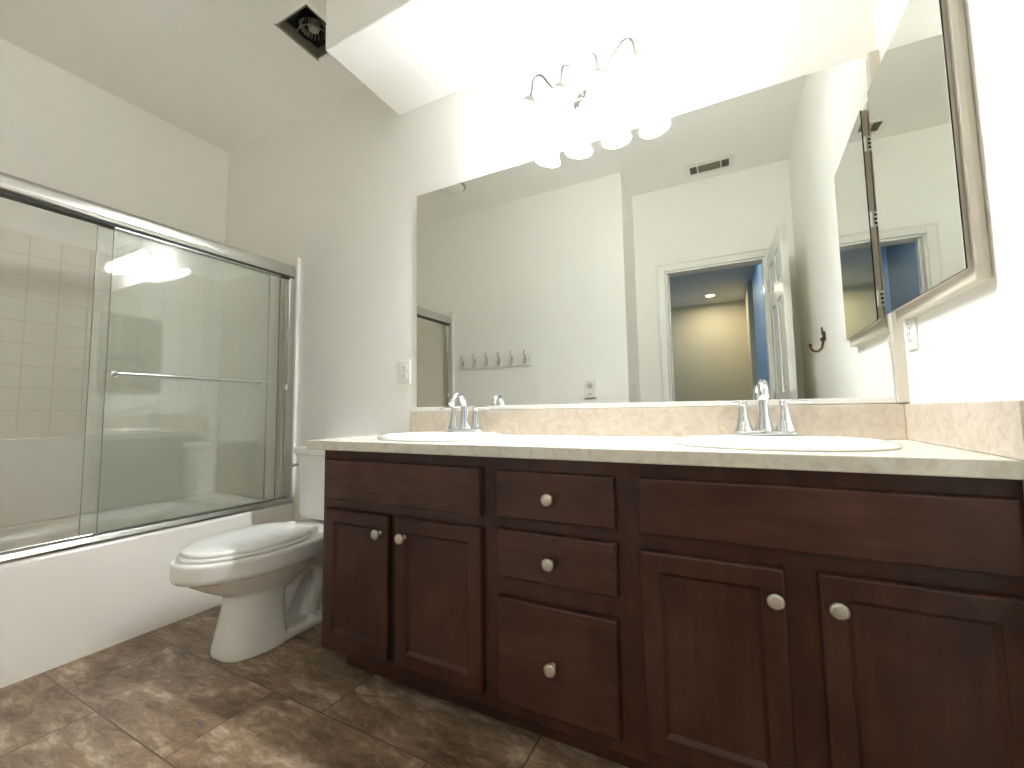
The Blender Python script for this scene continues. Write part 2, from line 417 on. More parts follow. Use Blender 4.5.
tub = empty('bathtub', (-3.0, -0.81, 0), 'white alcove bathtub with plain apron below the sliding glass', 'bathtub')
m.build('tub_body', M['acryl'], tub, smooth=True, angle=50)
MB().lathe([(0.001, 0.004), (0.03, 0.004), (0.034, 0.0)], (-3.0, -1.25, 0.0655), n=24).build('drain', M['chrome'], tub, smooth=True)

# ------------------------------------------------------------------ tub surround
SZ = 1.775
sur = empty('tub_surround', (XL, -0.81, TZ), 'beige-white moulded square tile surround inside the tub alcove', 'shower surround')
box(XL+0.001, XL+0.016, YF+0.002, -0.002, TZ+0.001, SZ).build('side_panel', M['tile'], sur, bev=0.005, origin=(0, 0, 0))
box(XL+0.016, TX1-0.012, -0.015, -0.001, TZ+0.001, SZ).build('end_panel', M['tile'], sur, bev=0.005, origin=(0, 0, 0))
box(XL+0.016, TX1-0.012, YF+0.001, YF+0.015, TZ+0.001, SZ).build('end_panel', M['tile'], sur, bev=0.005, origin=(0, 0, 0))
# low ledge with soap shelves
m = MB(); m.box(XL+0.016, XL+0.040, YF+0.016, -0.016, TZ+0.001, 0.80, 0.010, 3)
m.build('ledge', M['acryl'], sur, smooth=True)
# white edge trim strips where the surround meets the walls
for i, y in enumerate((0.0, YF)):
    s_ = -1 if i == 0 else 1
    struct(box(-2.640, -2.603, min(y+s_*0.001, y+s_*0.022), max(y+s_*0.001, y+s_*0.022), TZ+0.004, 1.80).build('trim_%d' % (4+i), M['plast'], bev=0.006, seg=3),
           'white edge strip where surround meets the %s wall' % ('mirror' if i == 0 else 'far'), 'trim')

# ------------------------------------------------------------------ sliding shower door
XG = -2.645
sd = empty('shower_door', (XG, -0.81, TZ), 'chrome-framed sliding glass shower door along the tub', 'shower door')
# header: rounded rail
m = MB()
prof = [(-0.028, 1.682), (0.022, 1.682), (0.028, 1.69), (0.030, 1.705), (0.027, 1.732), (0.014, 1.748), (-0.004, 1.753), (-0.020, 1.749), (-0.03, 1.732), (-0.03, 1.69)]
m.rings([[Vector((XG+a, y, z)) for a, z in prof] for y in (YF+0.022, -0.022)])
m.build('header', M['alu'], sd, smooth=True, angle=30)
m = MB(); m.box(XG-0.024, XG+0.02, YF+0.024, -0.024, 1.672, 1.684)
m.build('header_channel', M['gasket'], sd)
m = MB()
prof = [(-0.028, TZ+0.001), (0.030, TZ+0.001), (0.032, TZ+0.010), (0.026, TZ+0.028), (0.018, TZ+0.030), (0.016, TZ+0.014), (-0.004, TZ+0.014), (-0.006, TZ+0.034), (-0.012, TZ+0.034), (-0.014, TZ+0.014), (-0.022, TZ+0.014), (-0.026, TZ+0.03), (-0.028, TZ+0.028)]
m.rings([[Vector((XG+a, y, z)) for a, z in prof] for y in (YF+0.024, -0.024)])
m.build('bottom_track', M['alu'], sd, bev=0.001)
for y in (-0.022, YF+0.022):
    s_ = -1 if y > -1 else 1
    m = MB(); ya, yb = y, y+s_*0.034
    m.box(XG-0.026, XG+0.024, min(ya, yb), max(ya, yb), TZ+0.036, 1.672, 0.003)
    m.box(XG-0.006, XG+0.002, min(yb, yb+s_*0.006), max(yb, yb+s_*0.006), TZ+0.036, 1.672)
    j = m.build('wall_jamb', M['alu'], sd)
    MB().box(XG+0.012, XG+0.023, min(yb, yb+s_*0.008), max(yb, yb+s_*0.008), 1.03, 1.06, 0.002).build('bumper', M['plast'], j)
def panel(x, y0, y1, bar):
    pe = MB().box(x-0.003, x+0.003, y0, y1, TZ+0.018, 1.676).build('glass_panel', M['glass'], sd)
    m = MB(); m.box(x-0.0032, x+0.0032, y0-0.0015, y0, TZ+0.018, 1.676); m.box(x-0.0032, x+0.0032, y1, y1+0.0015, TZ+0.018, 1.676)
    m.build('glass_edge', M['glassedge'], pe)
    m = MB(); m.box(x-0.006, x+0.006, y0, y1, 1.668, 1.682); m.build('hanger_rail', M['alu'], pe)
    if bar:
        ya, yb, z, xo = -0.86, -0.185, 1.066, x+0.05
        m = MB(); m.tube([(x+0.003, ya+0.035, z), (xo-0.012, ya+0.03, z), (xo, ya+0.045, z), (xo, ya+0.075, z), (xo, yb-0.06, z), (xo, yb-0.035, z), (xo-0.012, yb-0.02, z), (x+0.003, yb-0.02, z)], 0.0065, 12, 5)
        m.lathe([(0.014, 0), (0.014, 0.006), (0.008, 0.01)], (x+0.003, ya+0.035, z), axis='x', n=16)
        m.lathe([(0.014, 0), (0.014, 0.006), (0.008, 0.01)], (x+0.003, yb-0.02, z), axis='x', n=16)
        m.build('towel_bar', M['chrome'], pe, smooth=True)
panel(XG+0.010, -0.850, -0.106, True)
panel(XG-0.018, -0.893, -0.150, False)

# ------------------------------------------------------------------ toilet
def egg(xc, yf, yr, a, z, n=48, ymid=None, p=2.0, pr=2.0):
    """outline: widest at ymid, front tip at yf (toward -y), rear at yr"""
    if ymid is None: ymid = yr-(yr-yf)*0.42
    pts = []
    for i in range(n):
        th = 2*PI*i/n; c, s = math.cos(th), math.sin(th)
        q = p if s < 0 else pr
        x = a*math.copysign(abs(c)**(2/q), c); yy = math.copysign(abs(s)**(2/q), s)
        y = ymid+(yy*(ymid-yf) if s < 0 else yy*(yr-ymid))
        pts.append(Vector((xc+x, y, z)))
    return pts
def toilet():
    xc = -2.135
    e = empty('toilet', (xc, -0.42, 0), 'white two-piece toilet with closed lid between tub and vanity', 'toilet')
    m = MB()
    # rim and upper bowl (solid)
    R1 = [egg(xc, -0.60, -0.36, 0.085, 0.20, ymid=-0.50, p=2.3), egg(xc, -0.655, -0.32, 0.105, 0.225, ymid=-0.50), egg(xc, -0.71, -0.29, 0.130, 0.255, ymid=-0.50),
          egg(xc, -0.755, -0.27, 0.150, 0.285, ymid=-0.50), egg(xc, -0.782, -0.25, 0.162, 0.305, ymid=-0.49, pr=2.4), egg(xc, -0.808, -0.24, 0.182, 0.313, ymid=-0.48, pr=3),
          egg(xc, -0.815, -0.23, 0.186, 0.325, ymid=-0.48, pr=3), egg(xc, -0.818, -0.23, 0.188, 0.375, ymid=-0.48, pr=3), egg(xc, -0.812, -0.235, 0.183, 0.384, ymid=-0.48, pr=3)]
    m.rings(R1)
    # rear deck under the tank
    m.rings([rrect(xc-0.10, xc+0.10, -0.34, -0.03, 0.27, 0.04), rrect(xc-0.13, xc+0.13, -0.36, -0.025, 0.31, 0.04), rrect(xc-0.155, xc+0.155, -0.38, -0.02, 0.345, 0.04), rrect(xc-0.155, xc+0.155, -0.38, -0.02, 0.384, 0.04)])
    # pedestal column
    R2 = [egg(xc, -0.665, -0.44, 0.118, 0.0, ymid=-0.50, p=2.6, pr=4), egg(xc, -0.664, -0.44, 0.117, 0.02, ymid=-0.50, p=2.6, pr=4), egg(xc, -0.652, -0.445, 0.108, 0.08, ymid=-0.50, p=2.6, pr=4),
          egg(xc, -0.640, -0.445, 0.100, 0.14, ymid=-0.50, p=2.5, pr=4), egg(xc, -0.632, -0.44, 0.096, 0.19, ymid=-0.50, p=2.4, pr=4), egg(xc, -0.635, -0.43, 0.098, 0.22, ymid=-0.50, p=2.3, pr=3.5), egg(xc, -0.66, -0.42, 0.108, 0.25, ymid=-0.50, p=2.2, pr=3)]
    m.rings(R2)
    # foot
    m.rings([rrect(xc-0.115, xc+0.115, -0.55, -0.20, 0.0, 0.05), rrect(xc-0.115, xc+0.115, -0.55, -0.20, 0.022, 0.05), rrect(xc-0.105, xc+0.105, -0.55, -0.21, 0.035, 0.05)])
    # recessed web
    m.box(xc-0.028, xc+0.028, -0.52, -0.20, 0.02, 0.33)
    # trapway relief: S tube each side
    for s_ in (-1, 1):
        m.tube([(xc+s_*0.040, -0.47, 0.035), (xc+s_*0.046, -0.44, 0.10), (xc+s_*0.048, -0.385, 0.195), (xc+s_*0.048, -0.325, 0.255), (xc+s_*0.048, -0.262, 0.235), (xc+s_*0.048, -0.245, 0.165), (xc+s_*0.046, -0.285, 0.105), (xc+s_*0.045, -0.300, 0.045), (xc+s_*0.045, -0.30, 0.02)],
               [0.026, 0.030, 0.034, 0.036, 0.036, 0.034, 0.033, 0.032, 0.030], 14, 5)
        m.sphere((xc+s_*0.088, -0.33, 0.04), 0.016, 12)
    o = m.build('bowl', M['porc'], e, smooth=True, angle=180)
    rm = o.modifiers.new('remesh', 'REMESH'); rm.mode = 'VOXEL'; rm.voxel_size = 0.0055; rm.use_smooth_shade = True
    sm = o.modifiers.new('smooth', 'SMOOTH'); sm.factor = 0.6; sm.iterations = 5
    # bowl-to-deck hinge, seat and lid
    m = MB()
    m.rings([egg(xc, -0.790, -0.335, 0.170, 0.3855, ymid=-0.53, pr=2.6), egg(xc, -0.795, -0.332, 0.174, 0.388, ymid=-0.53, pr=2.6), egg(xc, -0.795, -0.332, 0.174, 0.3945, ymid=-0.53, pr=2.6), egg(xc, -0.790, -0.336, 0.170, 0.398, ymid=-0.53, pr=2.6)])
    m.build('seat', M['seat'], e, smooth=True, angle=60)
    m = MB()
    m.rings([egg(xc, -0.780, -0.338, 0.164, 0.4002, ymid=-0.53, pr=2.6), egg(xc, -0.786, -0.327, 0.169, 0.402, ymid=-0.53, pr=2.6), egg(xc, -0.786, -0.327, 0.169, 0.409, ymid=-0.53, pr=2.6),
             egg(xc, -0.780, -0.339, 0.164, 0.414, ymid=-0.53, pr=2.6), egg(xc, -0.760, -0.350, 0.148, 0.4175, ymid=-0.53, pr=2.6), egg(xc, -0.68, -0.40, 0.09, 0.420, ymid=-0.53, pr=2.6)])
    m.build('lid', M['seat'], e, smooth=True, angle=60)
    for s_ in (-1, 1):
        MB().box(xc+s_*0.075-0.016, xc+s_*0.075+0.016, -0.336, -0.30, 0.3855, 0.41, 0.006, 3).build('hinge', M['seat'], e, smooth=True)
    # tank
    m = MB()
    m.rings([rrect(xc-0.176, xc+0.176, -0.185, -0.035, 0.392, 0.03), rrect(xc-0.188, xc+0.188, -0.200, -0.025, 0.398, 0.035), rrect(xc-0.192, xc+0.192, -0.203, -0.022, 0.44, 0.035),
             rrect(xc-0.203, xc+0.203, -0.212, -0.018, 0.695, 0.035)])
    m.build('tank', M['porc'], e, smooth=True, angle=50)
    m = MB()
    m.rings([rrect(xc-0.206, xc+0.206, -0.216, -0.014, 0.6955, 0.036), rrect(xc-0.214, xc+0.214, -0.224, -0.010, 0.702, 0.04), rrect(xc-0.214, xc+0.214, -0.224, -0.010, 0.726, 0.04), rrect(xc-0.208, xc+0.208, -0.218, -0.014, 0.736, 0.036), rrect(xc-0.17, xc+0.17, -0.19, -0.03, 0.739, 0.03)])
    m.build('tank_lid', M['porc'], e, smooth=True, angle=50)
    m = MB(); m.lathe([(0.012, 0), (0.012, -0.010), (0.006, -0.014)], (xc-0.2005, -0.150, 0.65), axis='x', n=16)
    m.tube([(xc-0.213, -0.150, 0.65), (xc-0.217, -0.175, 0.647), (xc-0.217, -0.215, 0.640)], [0.006, 0.006, 0.008], 10, 4)
    m.build('flush_handle', M['chrome'], e, smooth=True)
toilet()

# ------------------------------------------------------------------ vanity cabinet
CT0, CT1 = 0.765, 0.798
CX0 = -1.736
CB = 0.080
def vanity():
    e = empty('vanity_cabinet', (-0.87, -0.27, 0), 'long dark cherry-stained double vanity cabinet with drawers between two door pairs', 'cabinet')
    m = MB()
    m.box(CX0, CX0+0.016, -0.514, -0.004, CB, CT0-0.001); m.box(-0.012, RW-0.001, -0.514, -0.004, CB, CT0-0.001)
    m.box(CX0+0.016, -0.012, -0.514, -0.004, CB, CB+0.014); m.box(CX0+0.016, -0.012, -0.010, -0.004, CB+0.014, CT0-0.001)
    m.build('carcass', M['woodv'], e, bev=0.001)
    m = MB()
    xs = [(CX0, CX0+0.045), (-1.058, -1.03), (-0.685, -0.648), (-0.03, -0.002)]
    m.box(CX0, RW-0.001, -0.533, -0.5145, CB, CT0-0.001)
    m.build('face_frame', M['woodv'], e, bev=0.002)
    m = MB(); m.box(-1.69, RW-0.001, -0.462, -0.446, 0.001, CB-0.0005); m.box(-1.69, -1.674, -0.446, -0.004, 0.001, CB-0.0005)
    m.build('toe_kick', M['woodh'], e, bev=0.001)
    YB, YFr = -0.5335, -0.554
    def slab(name, x0, x1, z0, z1):
        # flat panel with a routed ogee edge
        mm = MB()
        R_ = []
        for y, i in ((YB, 0.0), (YFr+0.006, 0.0), (YFr+0.002, 0.0015), (YFr, 0.005)):
            R_.append([Vector((x0+i, y, z0+i)), Vector((x1-i, y, z0+i)), Vector((x1-i, y, z1-i)), Vector((x0+i, y, z1-i))])
        mm.rings(R_)
        return mm.build(name, M['woodh'], e)
    def doorp(x0, x1, z0, z1):
        mm = MB(); w = 0.052
        R_ = []
        def q(i, y): return [Vector((x0+i, y, z0+i)), Vector((x1-i, y, z0+i)), Vector((x1-i, y, z1-i)), Vector((x0+i, y, z1-i))]
        for y, i in ((YB, 0), (YFr+0.006, 0), (YFr+0.002, 0.0015), (YFr, 0.005), (YFr, w-0.010), (YFr+0.0025, w-0.009), (YFr+0.011, w)): R_.append(q(i, y))
        mm.rings(R_)
        return mm.build('door', M['woodv'], e)
    # knob built once, then copied
    knob = [None]
    def add_knob(par, x, z):
        wp = Vector((0, 0, 0)); q = par
        while q is not None: wp = wp+Vector(q.location); q = q.parent
        loc = Vector((x, YFr, z))-wp
        if knob[0] is None:
            mm = MB(); mm.lathe([(0.0085, 0.0), (0.0085, -0.002), (0.0055, -0.005), (0.005, -0.013), (0.008, -0.017), (0.0155, -0.021), (0.0168, -0.024), (0.0155, -0.027), (0.011, -0.0288), (0.0105, -0.0282), (0.006, -0.0294), (0.001, -0.03)], (0, 0, 0), axis='y', n=28)
            k = mm.build('knob', M['nickel'], par, smooth=True, angle=50, loc=loc); knob[0] = k
        else:
            k = knob[0].copy(); COL.objects.link(k); k.parent = par; k.location = loc
    slab('false_drawer_front', -1.705, -1.071, 0.596, 0.732)
    slab('false_drawer_front', -0.636, -0.006, 0.600, 0.731)
    d = slab('drawer', -1.020, -0.692, 0.602, 0.729); add_knob(d, -0.859, 0.664)
    d = slab('drawer', -1.020, -0.692, 0.443, 0.570); add_knob(d, -0.860, 0.503)
    d = slab('drawer', -1.020, -0.696, 0.120, 0.390); add_knob(d, -0.860, 0.249)
    d = doorp(-1.705, -1.416, 0.118, 0.564); add_knob(d, -1.447, 0.508)
    d = doorp(-1.384, -1.071, 0.118, 0.564); add_knob(d, -1.347, 0.507)
    d = doorp(-0.637, -0.352, 0.118, 0.563); add_knob(d, -0.371, 0.505)
    d = doorp(-0.295, -0.0015, 0.118, 0.565); add_knob(d, -0.269, 0.507)
vanity()

# ------------------------------------------------------------------ countertop with two oval cut-outs
SINKS = [(-1.395, -0.300), (-0.337, -0.300)]
SA, SB = 0.245, 0.203
def countertop():
    bm = bmesh.new()
    x0, x1, y0, y1 = -1.803, RW-0.001, -0.560, -0.001
    def loop(pts):
        vs = [bm.verts.new((p[0], p[1], CT1)) for p in pts]
        return [bm.edges.new((vs[i], vs[(i+1) % len(vs)])) for i in range(len(vs))]
    ed = loop([(x0, y0), (x1, y0), (x1, y1), (x0, y1)])
    for cx, cy in SINKS:
        ed += loop([(cx+(SA-0.022)*math.cos(2*PI*i/48), cy+(SB-0.022)*math.sin(2*PI*i/48)) for i in range(48)])
    bmesh.ops.triangle_fill(bm, use_beauty=True, use_dissolve=False, edges=ed)
    r = bmesh.ops.extrude_face_region(bm, geom=list(bm.faces))
    for v in [g_ for g_ in r['geom'] if isinstance(g_, bmesh.types.BMVert)]: v.co.z = CT0
    m = MB(); m.bm.free(); m.bm = bm
    return m.build('countertop', M['counter'], bev=0.003, origin=(-0.9, -0.28, CT0))
tag(countertop(), 'cream speckled marble-look vanity countertop with two oval sink openings', 'countertop')
tag(box(-1.770, -0.0055, -0.020, -0.001, CT1+0.0005, 0.8985).build('backsplash', M['splash'], bev=0.002), 'long mottled beige backsplash under the wide mirror', 'backsplash')
tag(box(-0.005, RW-0.0005, -0.575, -0.001, CT1+0.0005, 0.8985).build('side_splash', M['splash'], bev=0.002), 'short mottled beige side splash on the right wall', 'backsplash')

# ------------------------------------------------------------------ sinks
def ell(cx, cy, a, b_, z, n=56, dy=0.0):
    return [Vector((cx+a*math.cos(2*PI*i/n), cy+dy+b_*math.sin(2*PI*i/n), z)) for i in range(n)]
def sink():
    e = empty('sink', (SINKS[0][0], SINKS[0][1], CT1))
    m = MB(); a, b_ = SA, SB
    # the basin is set forward of the faucet ledge
    R_ = [ell(0, 0, a-0.030, b_-0.030, -0.012), ell(0, 0, a-0.026, b_-0.026, 0.0012), ell(0, 0, a-0.002, b_-0.002, 0.001), ell(0, 0, a, b_, 0.004), ell(0, 0, a-0.004, b_-0.004, 0.010), ell(0, 0, a-0.014, b_-0.014, 0.0145), ell(0, 0, a-0.026, b_-0.024, 0.0155),
          ell(0, 0, a-0.040, b_-0.052, 0.0135, dy=-0.018), ell(0, 0, a-0.047, b_-0.062, 0.006, dy=-0.022), ell(0, 0, a-0.055, b_-0.068, -0.015, dy=-0.024), ell(0, 0, a-0.075, b_-0.082, -0.07, dy=-0.024), ell(0, 0, a-0.12, b_-0.115, -0.115, dy=-0.022), ell(0, 0, 0.06, 0.05, -0.132, dy=-0.02), ell(0, 0, 0.024, 0.024, -0.134, dy=-0.02)]
    m.rings(R_, cap0=False, cap1=True)
    m.build('basin', M['porc'], e, smooth=True, angle=50, loc=(0, 0, 0))
    m = MB(); m.lathe([(0.0225, -0.1335), (0.021, -0.1315), (0.017, -0.132), (0.001, -0.1325)], (0, -0.02, 0), n=24)
    m.build('drain', M['chrome'], e, smooth=True, loc=(0, 0, 0))
    return e
s1 = sink(); s2 = copy_tree(s1); s2.location = (SINKS[1][0], SINKS[1][1], CT1)
tag(s1, 'white oval drop-in sink nearer the toilet end of the counter', 'sink', 'oval sinks in the vanity counter')
tag(s2, 'white oval drop-in sink nearer the right wall, under the medicine cabinet', 'sink', 'oval sinks in the vanity counter')

def faucet():
    e = empty('faucet', (SINKS[0][0], -0.130, CT1+0.0160))
    m = MB()
    R_ = []
    for a, b_, z in ((0.080, 0.027, 0.0), (0.082, 0.029, 0.003), (0.080, 0.027, 0.009), (0.072, 0.021, 0.012)):
        pts = []
        for i in range(40):
            th = 2*PI*i/40; c, s = math.cos(th), math.sin(th)
            pts.append(Vector((a*math.copysign(abs(c)**0.8, c), b_*math.copysign(abs(s)**0.8, s), z)))
        R_.append(pts)
    m.rings(R_); m.build('base_plate', M['chrome'], e, smooth=True, angle=50, loc=(0, 0, 0))
    for s_ in (-1, 1):
        m = MB(); m.lathe([(0.0265, 0.010), (0.0255, 0.016), (0.020, 0.030), (0.0155, 0.050), (0.0125, 0.070), (0.0115, 0.080), (0.0118, 0.084), (0.0105, 0.086)], (s_*0.052, 0, 0), n=28)
        h = m.build('handle', M['chrome'], e, smooth=True, angle=50, loc=(0, 0, 0))
        m = MB(); m.lathe([(0.0115, 0.0865), (0.0125, 0.090), (0.012, 0.096), (0.007, 0.100), (0.001, 0.101)], (s_*0.052, 0, 0), n=24)
        # flattened blade lever sweeping outward
        pts = [(0.002, 0.094, 0.010), (0.020, 0.0965, 0.0105), (0.040, 0.0965, 0.0110), (0.058, 0.0935, 0.0095), (0.068, 0.0915, 0.005)]
        rr_ = []
        for d, z, w in pts:
            rr_.append([Vector((s_*(0.052+d), 1.0*w*math.cos(2*PI*i/12), z+0.48*w*math.sin(2*PI*i/12))) for i in range(12)])
        m.rings(rr_)
        m.build('lever', M['chrome'], h, smooth=True, angle=60, loc=(0, 0, 0))
    m = MB()
    P = [(0, 0.0, 0.010), (0, 0.0, 0.022), (0, 0.0, 0.045), (0, 0.0, 0.075), (0, -0.002, 0.105), (0, -0.012, 0.130), (0, -0.032, 0.146), (0, -0.056, 0.146), (0, -0.078, 0.130), (0, -0.095, 0.108)]
    rd = [0.027, 0.0235, 0.0185, 0.0155, 0.0138, 0.0128, 0.0125, 0.0125, 0.0125, 0.0125]
    m.tube(P, rd, 20, 5)
    m.build('spout', M['chrome'], e, smooth=True, angle=50, loc=(0, 0, 0))
    m = MB(); m.tube([(0, 0.022, 0.008), (0, 0.022, 0.045)], 0.0028, 8, 0); m.sphere((0, 0.022, 0.049), 0.005, 12)
    m.build('pop_up_rod', M['chrome'], e, smooth=True, loc=(0, 0, 0))
    return e
f1 = faucet(); f2 = copy_tree(f1); f2.location = (SINKS[1][0]-0.013, -0.130, CT1+0.0160)
tag(f1, 'two-handle chrome arc faucet on the sink nearer the toilet', 'faucet', 'chrome two-handle sink faucets')
tag(f2, 'two-handle chrome arc faucet on the sink nearer the right wall', 'faucet', 'chrome two-handle sink faucets')

# ------------------------------------------------------------------ wall mirror
e = empty('wall_mirror', (-0.88, -0.002, 0.9), 'wide frameless vanity mirror above the whole backsplash', 'mirror')
box(-1.743, -0.019, -0.007, -0.001, 0.912, 1.951).build('mirror_glass', M['mirror'], e)
m = MB(); m.box(-1.744, -0.019, -0.0105, -0.0072, 0.9015, 0.918); m.box(-1.744, -0.019, -0.0072, -0.001, 0.9015, 0.9115)
m.build('bottom_channel', M['plast'], e, bev=0.001)
struct(box(-0.0185, RW-0.0005, -0.022, -0.0005, 0.9015, 1.951).build('trim_6', M['cab'], bev=0.002), 'beige filler strip in the corner beside the mirror', 'trim')

# ------------------------------------------------------------------ medicine cabinet (on the right wall)
OPEN = -1.15
def medcab2():
    y0, y1 = -0.501, -0.051
    e = empty('medicine_cabinet', (0, -0.28, 1.124), 'mirror-fronted medicine cabinet on the right wall above the sink, door slightly ajar', 'medicine cabinet')
    m = MB(); m.box(-0.0165, RW-0.0005, y0-0.006, y1-0.002, 1.124, 1.836)
    m.build('body', M['cab'], e, bev=0.003)
    box(-0.0150, -0.003, y0-0.0080, y0-0.0058, 1.150, 1.80).build('side_plate', M['cab'], e, bev=0.001)
    Ld = y1-y0
    m = MB(); m.box(-0.004, 0.0085, -Ld+0.004, 0, 0.028, 0.684)
    d = m.build('door', M['cab'], e, loc=(-0.0285, y1+0.28, 0.0))
    box(-0.0075, -0.0068, -Ld, 0, 0.026, 0.6865).build('mirror_glass', M['mirror'], d, loc=(0, 0, 0))
    box(-0.0067, -0.0041, -Ld, 0, 0.026, 0.6865).build('gap_shade_strip', M['black'], d, loc=(0, 0, 0))  # black strip painting the shaded gap behind the mirror edge
    # rotate the door about the hinge: free edge swings away from the wall
    d.rotation_euler.z = -math.radians(OPEN)
    for z in (0.09, 0.335, 0.575):
        m = MB(); m.box(-0.0275, -0.008, 0, 0.0016, z-0.024, z+0.024)
        m.lathe([(0.0035, -0.024), (0.0035, 0.024)], (-0.0285, 0.002, z), n=12)
        h = m.build('hinge', M['plast'], e, bev=0.0004, loc=(0, y1+0.28-0.002, 0))
        m = MB()
        for dz in (-0.013, 0, 0.013): m.box(-0.0225, -0.0155, 0.0015, 0.0026, z+dz-0.003, z+dz+0.003)
        m.build('screw_slot', M['slot'], h, loc=(0, 0, 0))
medcab2()

# ------------------------------------------------------------------ outlets and switches
def outlet(name, lab, cat, place, grp=None):
    """plate in the local x/z plane facing -y"""
    e = empty(name, place[0], lab, cat, grp); e.rotation_euler.z = place[1]
    MB().box(-0.0355, 0.0355, -0.006, -0.0005, -0.0575, 0.0575, 0.003).build('cover_plate', M['plast'], e, loc=(0, 0, 0))
    for z in (-0.0195, 0.0195):
        m = MB()
        rr_ = []
        for y, s_ in ((-0.005, 1.0), (-0.0085, 1.0), (-0.0092, 0.94)):
            rr_.append([Vector((s_*0.0172*math.cos(a)*1.0, y, z+s_*max(-0.0135, min(0.0135, 0.0172*math.sin(a))))) for a in [2*PI*i/32 for i in range(32)]])
        m.rings(rr_); r = m.build('receptacle', M['plast'], e, loc=(0, 0, 0))
        m = MB(); m.box(-0.0075, -0.0055, -0.0096, -0.0090, z-0.001, z+0.008); m.box(0.0055, 0.0075, -0.0096, -0.0090, z+0.000, z+0.008)
        m.lathe([(0.0025, -0.0090), (0.0025, -0.0096)], (0, 0, z-0.007), axis='y', n=12)
        m.build('slots', M['slot'], r, loc=(0, 0, 0))
    MB().lathe([(0.003, -0.006), (0.003, -0.0072), (0.001, -0.0076)], (0, 0, 0), axis='y', n=12).build('screw', M['nickel'], e, smooth=True, loc=(0, 0, 0))
outlet('wall_outlet', 'white duplex outlet on the mirror wall, left of the wide mirror', 'outlet', ((-1.820, 0, 1.089), 0.0))
outlet('wall_outlet', 'white duplex outlet on the right wall under the medicine cabinet', 'outlet', ((RW, -0.088, 1.100), -PI/2))
# timer switch on the opposite wall
e = empty('timer_switch', (-1.368, YF, 1.056), 'white rotary timer switch on the opposite wall, seen in mirror right of the hooks', 'switch'); e.rotation_euler.z = PI
MB().box(-0.042, 0.042, -0.028, -0.0005, -0.066, 0.066, 0.004).build('housing', M['plast'], e, loc=(0, 0, 0))
MB().lathe([(0.022, -0.0282), (0.022, -0.034), (0.020, -0.036), (0.013, -0.036), (0.012, -0.046), (0.001, -0.047)], (0, 0, 0.022), axis='y', n=28).build('dial', M['nickel'], e, smooth=True, loc=(0, 0, 0))
MB().box(-0.014, 0.014, -0.0292, -0.0281, -0.045, -0.038).build('indicator_slot', M['galv'], e, loc=(0, 0, 0))
# light switch on the return wall
e = empty('light_switch', (XR, -1.79, 1.05), 'white toggle light switch on the narrow return wall, seen in mirror', 'switch'); e.rotation_euler.z = PI/2
MB().box(-0.0355, 0.0355, -0.006, -0.0005, -0.0575, 0.0575, 0.003).build('cover_plate', M['plast'], e, loc=(0, 0, 0))
MB().box(-0.005, 0.005, -0.016, -0.0062, -0.001, 0.012, 0.002).build('toggle', M['plast'], e, loc=(0, 0, 0))
for z in (-0.03, 0.03): MB().lathe([(0.003, -0.0062), (0.003, -0.0075)], (0, 0, z), axis='y', n=10).build('screw', M['galv'], e, loc=(0, 0, 0))

# ------------------------------------------------------------------ hook rack on the opposite wall
e = empty('hook_rack', (-2.20, YF, 1.318), 'white hook rack with six double hooks on the opposite wall, seen in mirror', 'coat rack'); e.rotation_euler.z = PI
MB().box(-0.352, 0.352, -0.016, -0.0005, -0.055, 0.055, 0.004).build('board', M['trimw'], e, loc=(0, 0, 0))
hk = None
for i in range(6):
    x = -0.300+0.6*i/5
    if hk is None:
        m = MB()
        m.lathe([(0.012, -0.0162), (0.012, -0.019), (0.008, -0.021)], (0, 0, 0.0), axis='y', n=16)
        m.box(-0.007, 0.007, -0.020, -0.0162, -0.028, 0.030, 0.0015)
        m.tube([(0, -0.019, 0.012), (0, -0.034, 0.022), (0, -0.043, 0.040), (0, -0.044, 0.062)], [0.005, 0.0048, 0.0042, 0.0045], 10, 5)
        m.sphere((0, -0.044, 0.066), 0.008, 12)
        m.tube([(0, -0.019, -0.012), (0, -0.030, -0.034), (0, -0.046, -0.040), (0, -0.056, -0.026), (0, -0.057, -0.012)], [0.005, 0.0048, 0.0045, 0.0042, 0.0042], 10, 5)
        m.sphere((0, -0.057, -0.009), 0.007, 12)
        hk = m.build('hook', M['nickel'], e, smooth=True, loc=(x, 0, 0))
    else:
        k = hk.copy(); COL.objects.link(k); k.parent = e; k.location = (x, 0, 0)
for x in (-0.03, -0.335): MB().lathe([(0.004, -0.0162), (0.004, -0.0172)], (x, 0, 0.0), axis='y', n=10).build('screw', M['galv'], e, loc=(0, 0, 0))

# ------------------------------------------------------------------ robe hook on the right wall
e = empty('robe_hook', (RW, -1.13, 1.24), 'antique brass robe hook on the right wall, seen in the wide mirror', 'hook'); e.rotation_euler.z = -PI/2
m = MB()
m.rings([[Vector((s_*0.014*math.cos(a), y, 0.018+s_*0.026*math.sin(a))) for a in [2*PI*i/24 for i in range(24)]] for y, s_ in ((-0.0005, 1), (-0.005, 0.95), (-0.009, 0.6))])
m.build('mount_plate', M['brass'], e, smooth=True, loc=(0, 0, 0))
m = MB()
m.tube([(0, -0.008, 0.020), (0, -0.012, 0.045), (0, -0.014, 0.066)], [0.0075, 0.005, 0.003], 12, 5)
m.tube([(0, -0.008, 0.016), (0, -0.012, -0.012), (0, -0.020, -0.046), (0, -0.042, -0.060), (0, -0.062, -0.046), (0, -0.066, -0.028)], [0.007, 0.006, 0.0055, 0.005, 0.005, 0.005], 12, 5)
m.sphere((0, -0.066, -0.024), 0.0085, 14)
m.sphere((0, -0.014, 0.002), 0.010, 14)
m.build('hook', M['brass'], e, smooth=True, loc=(0, 0, 0))

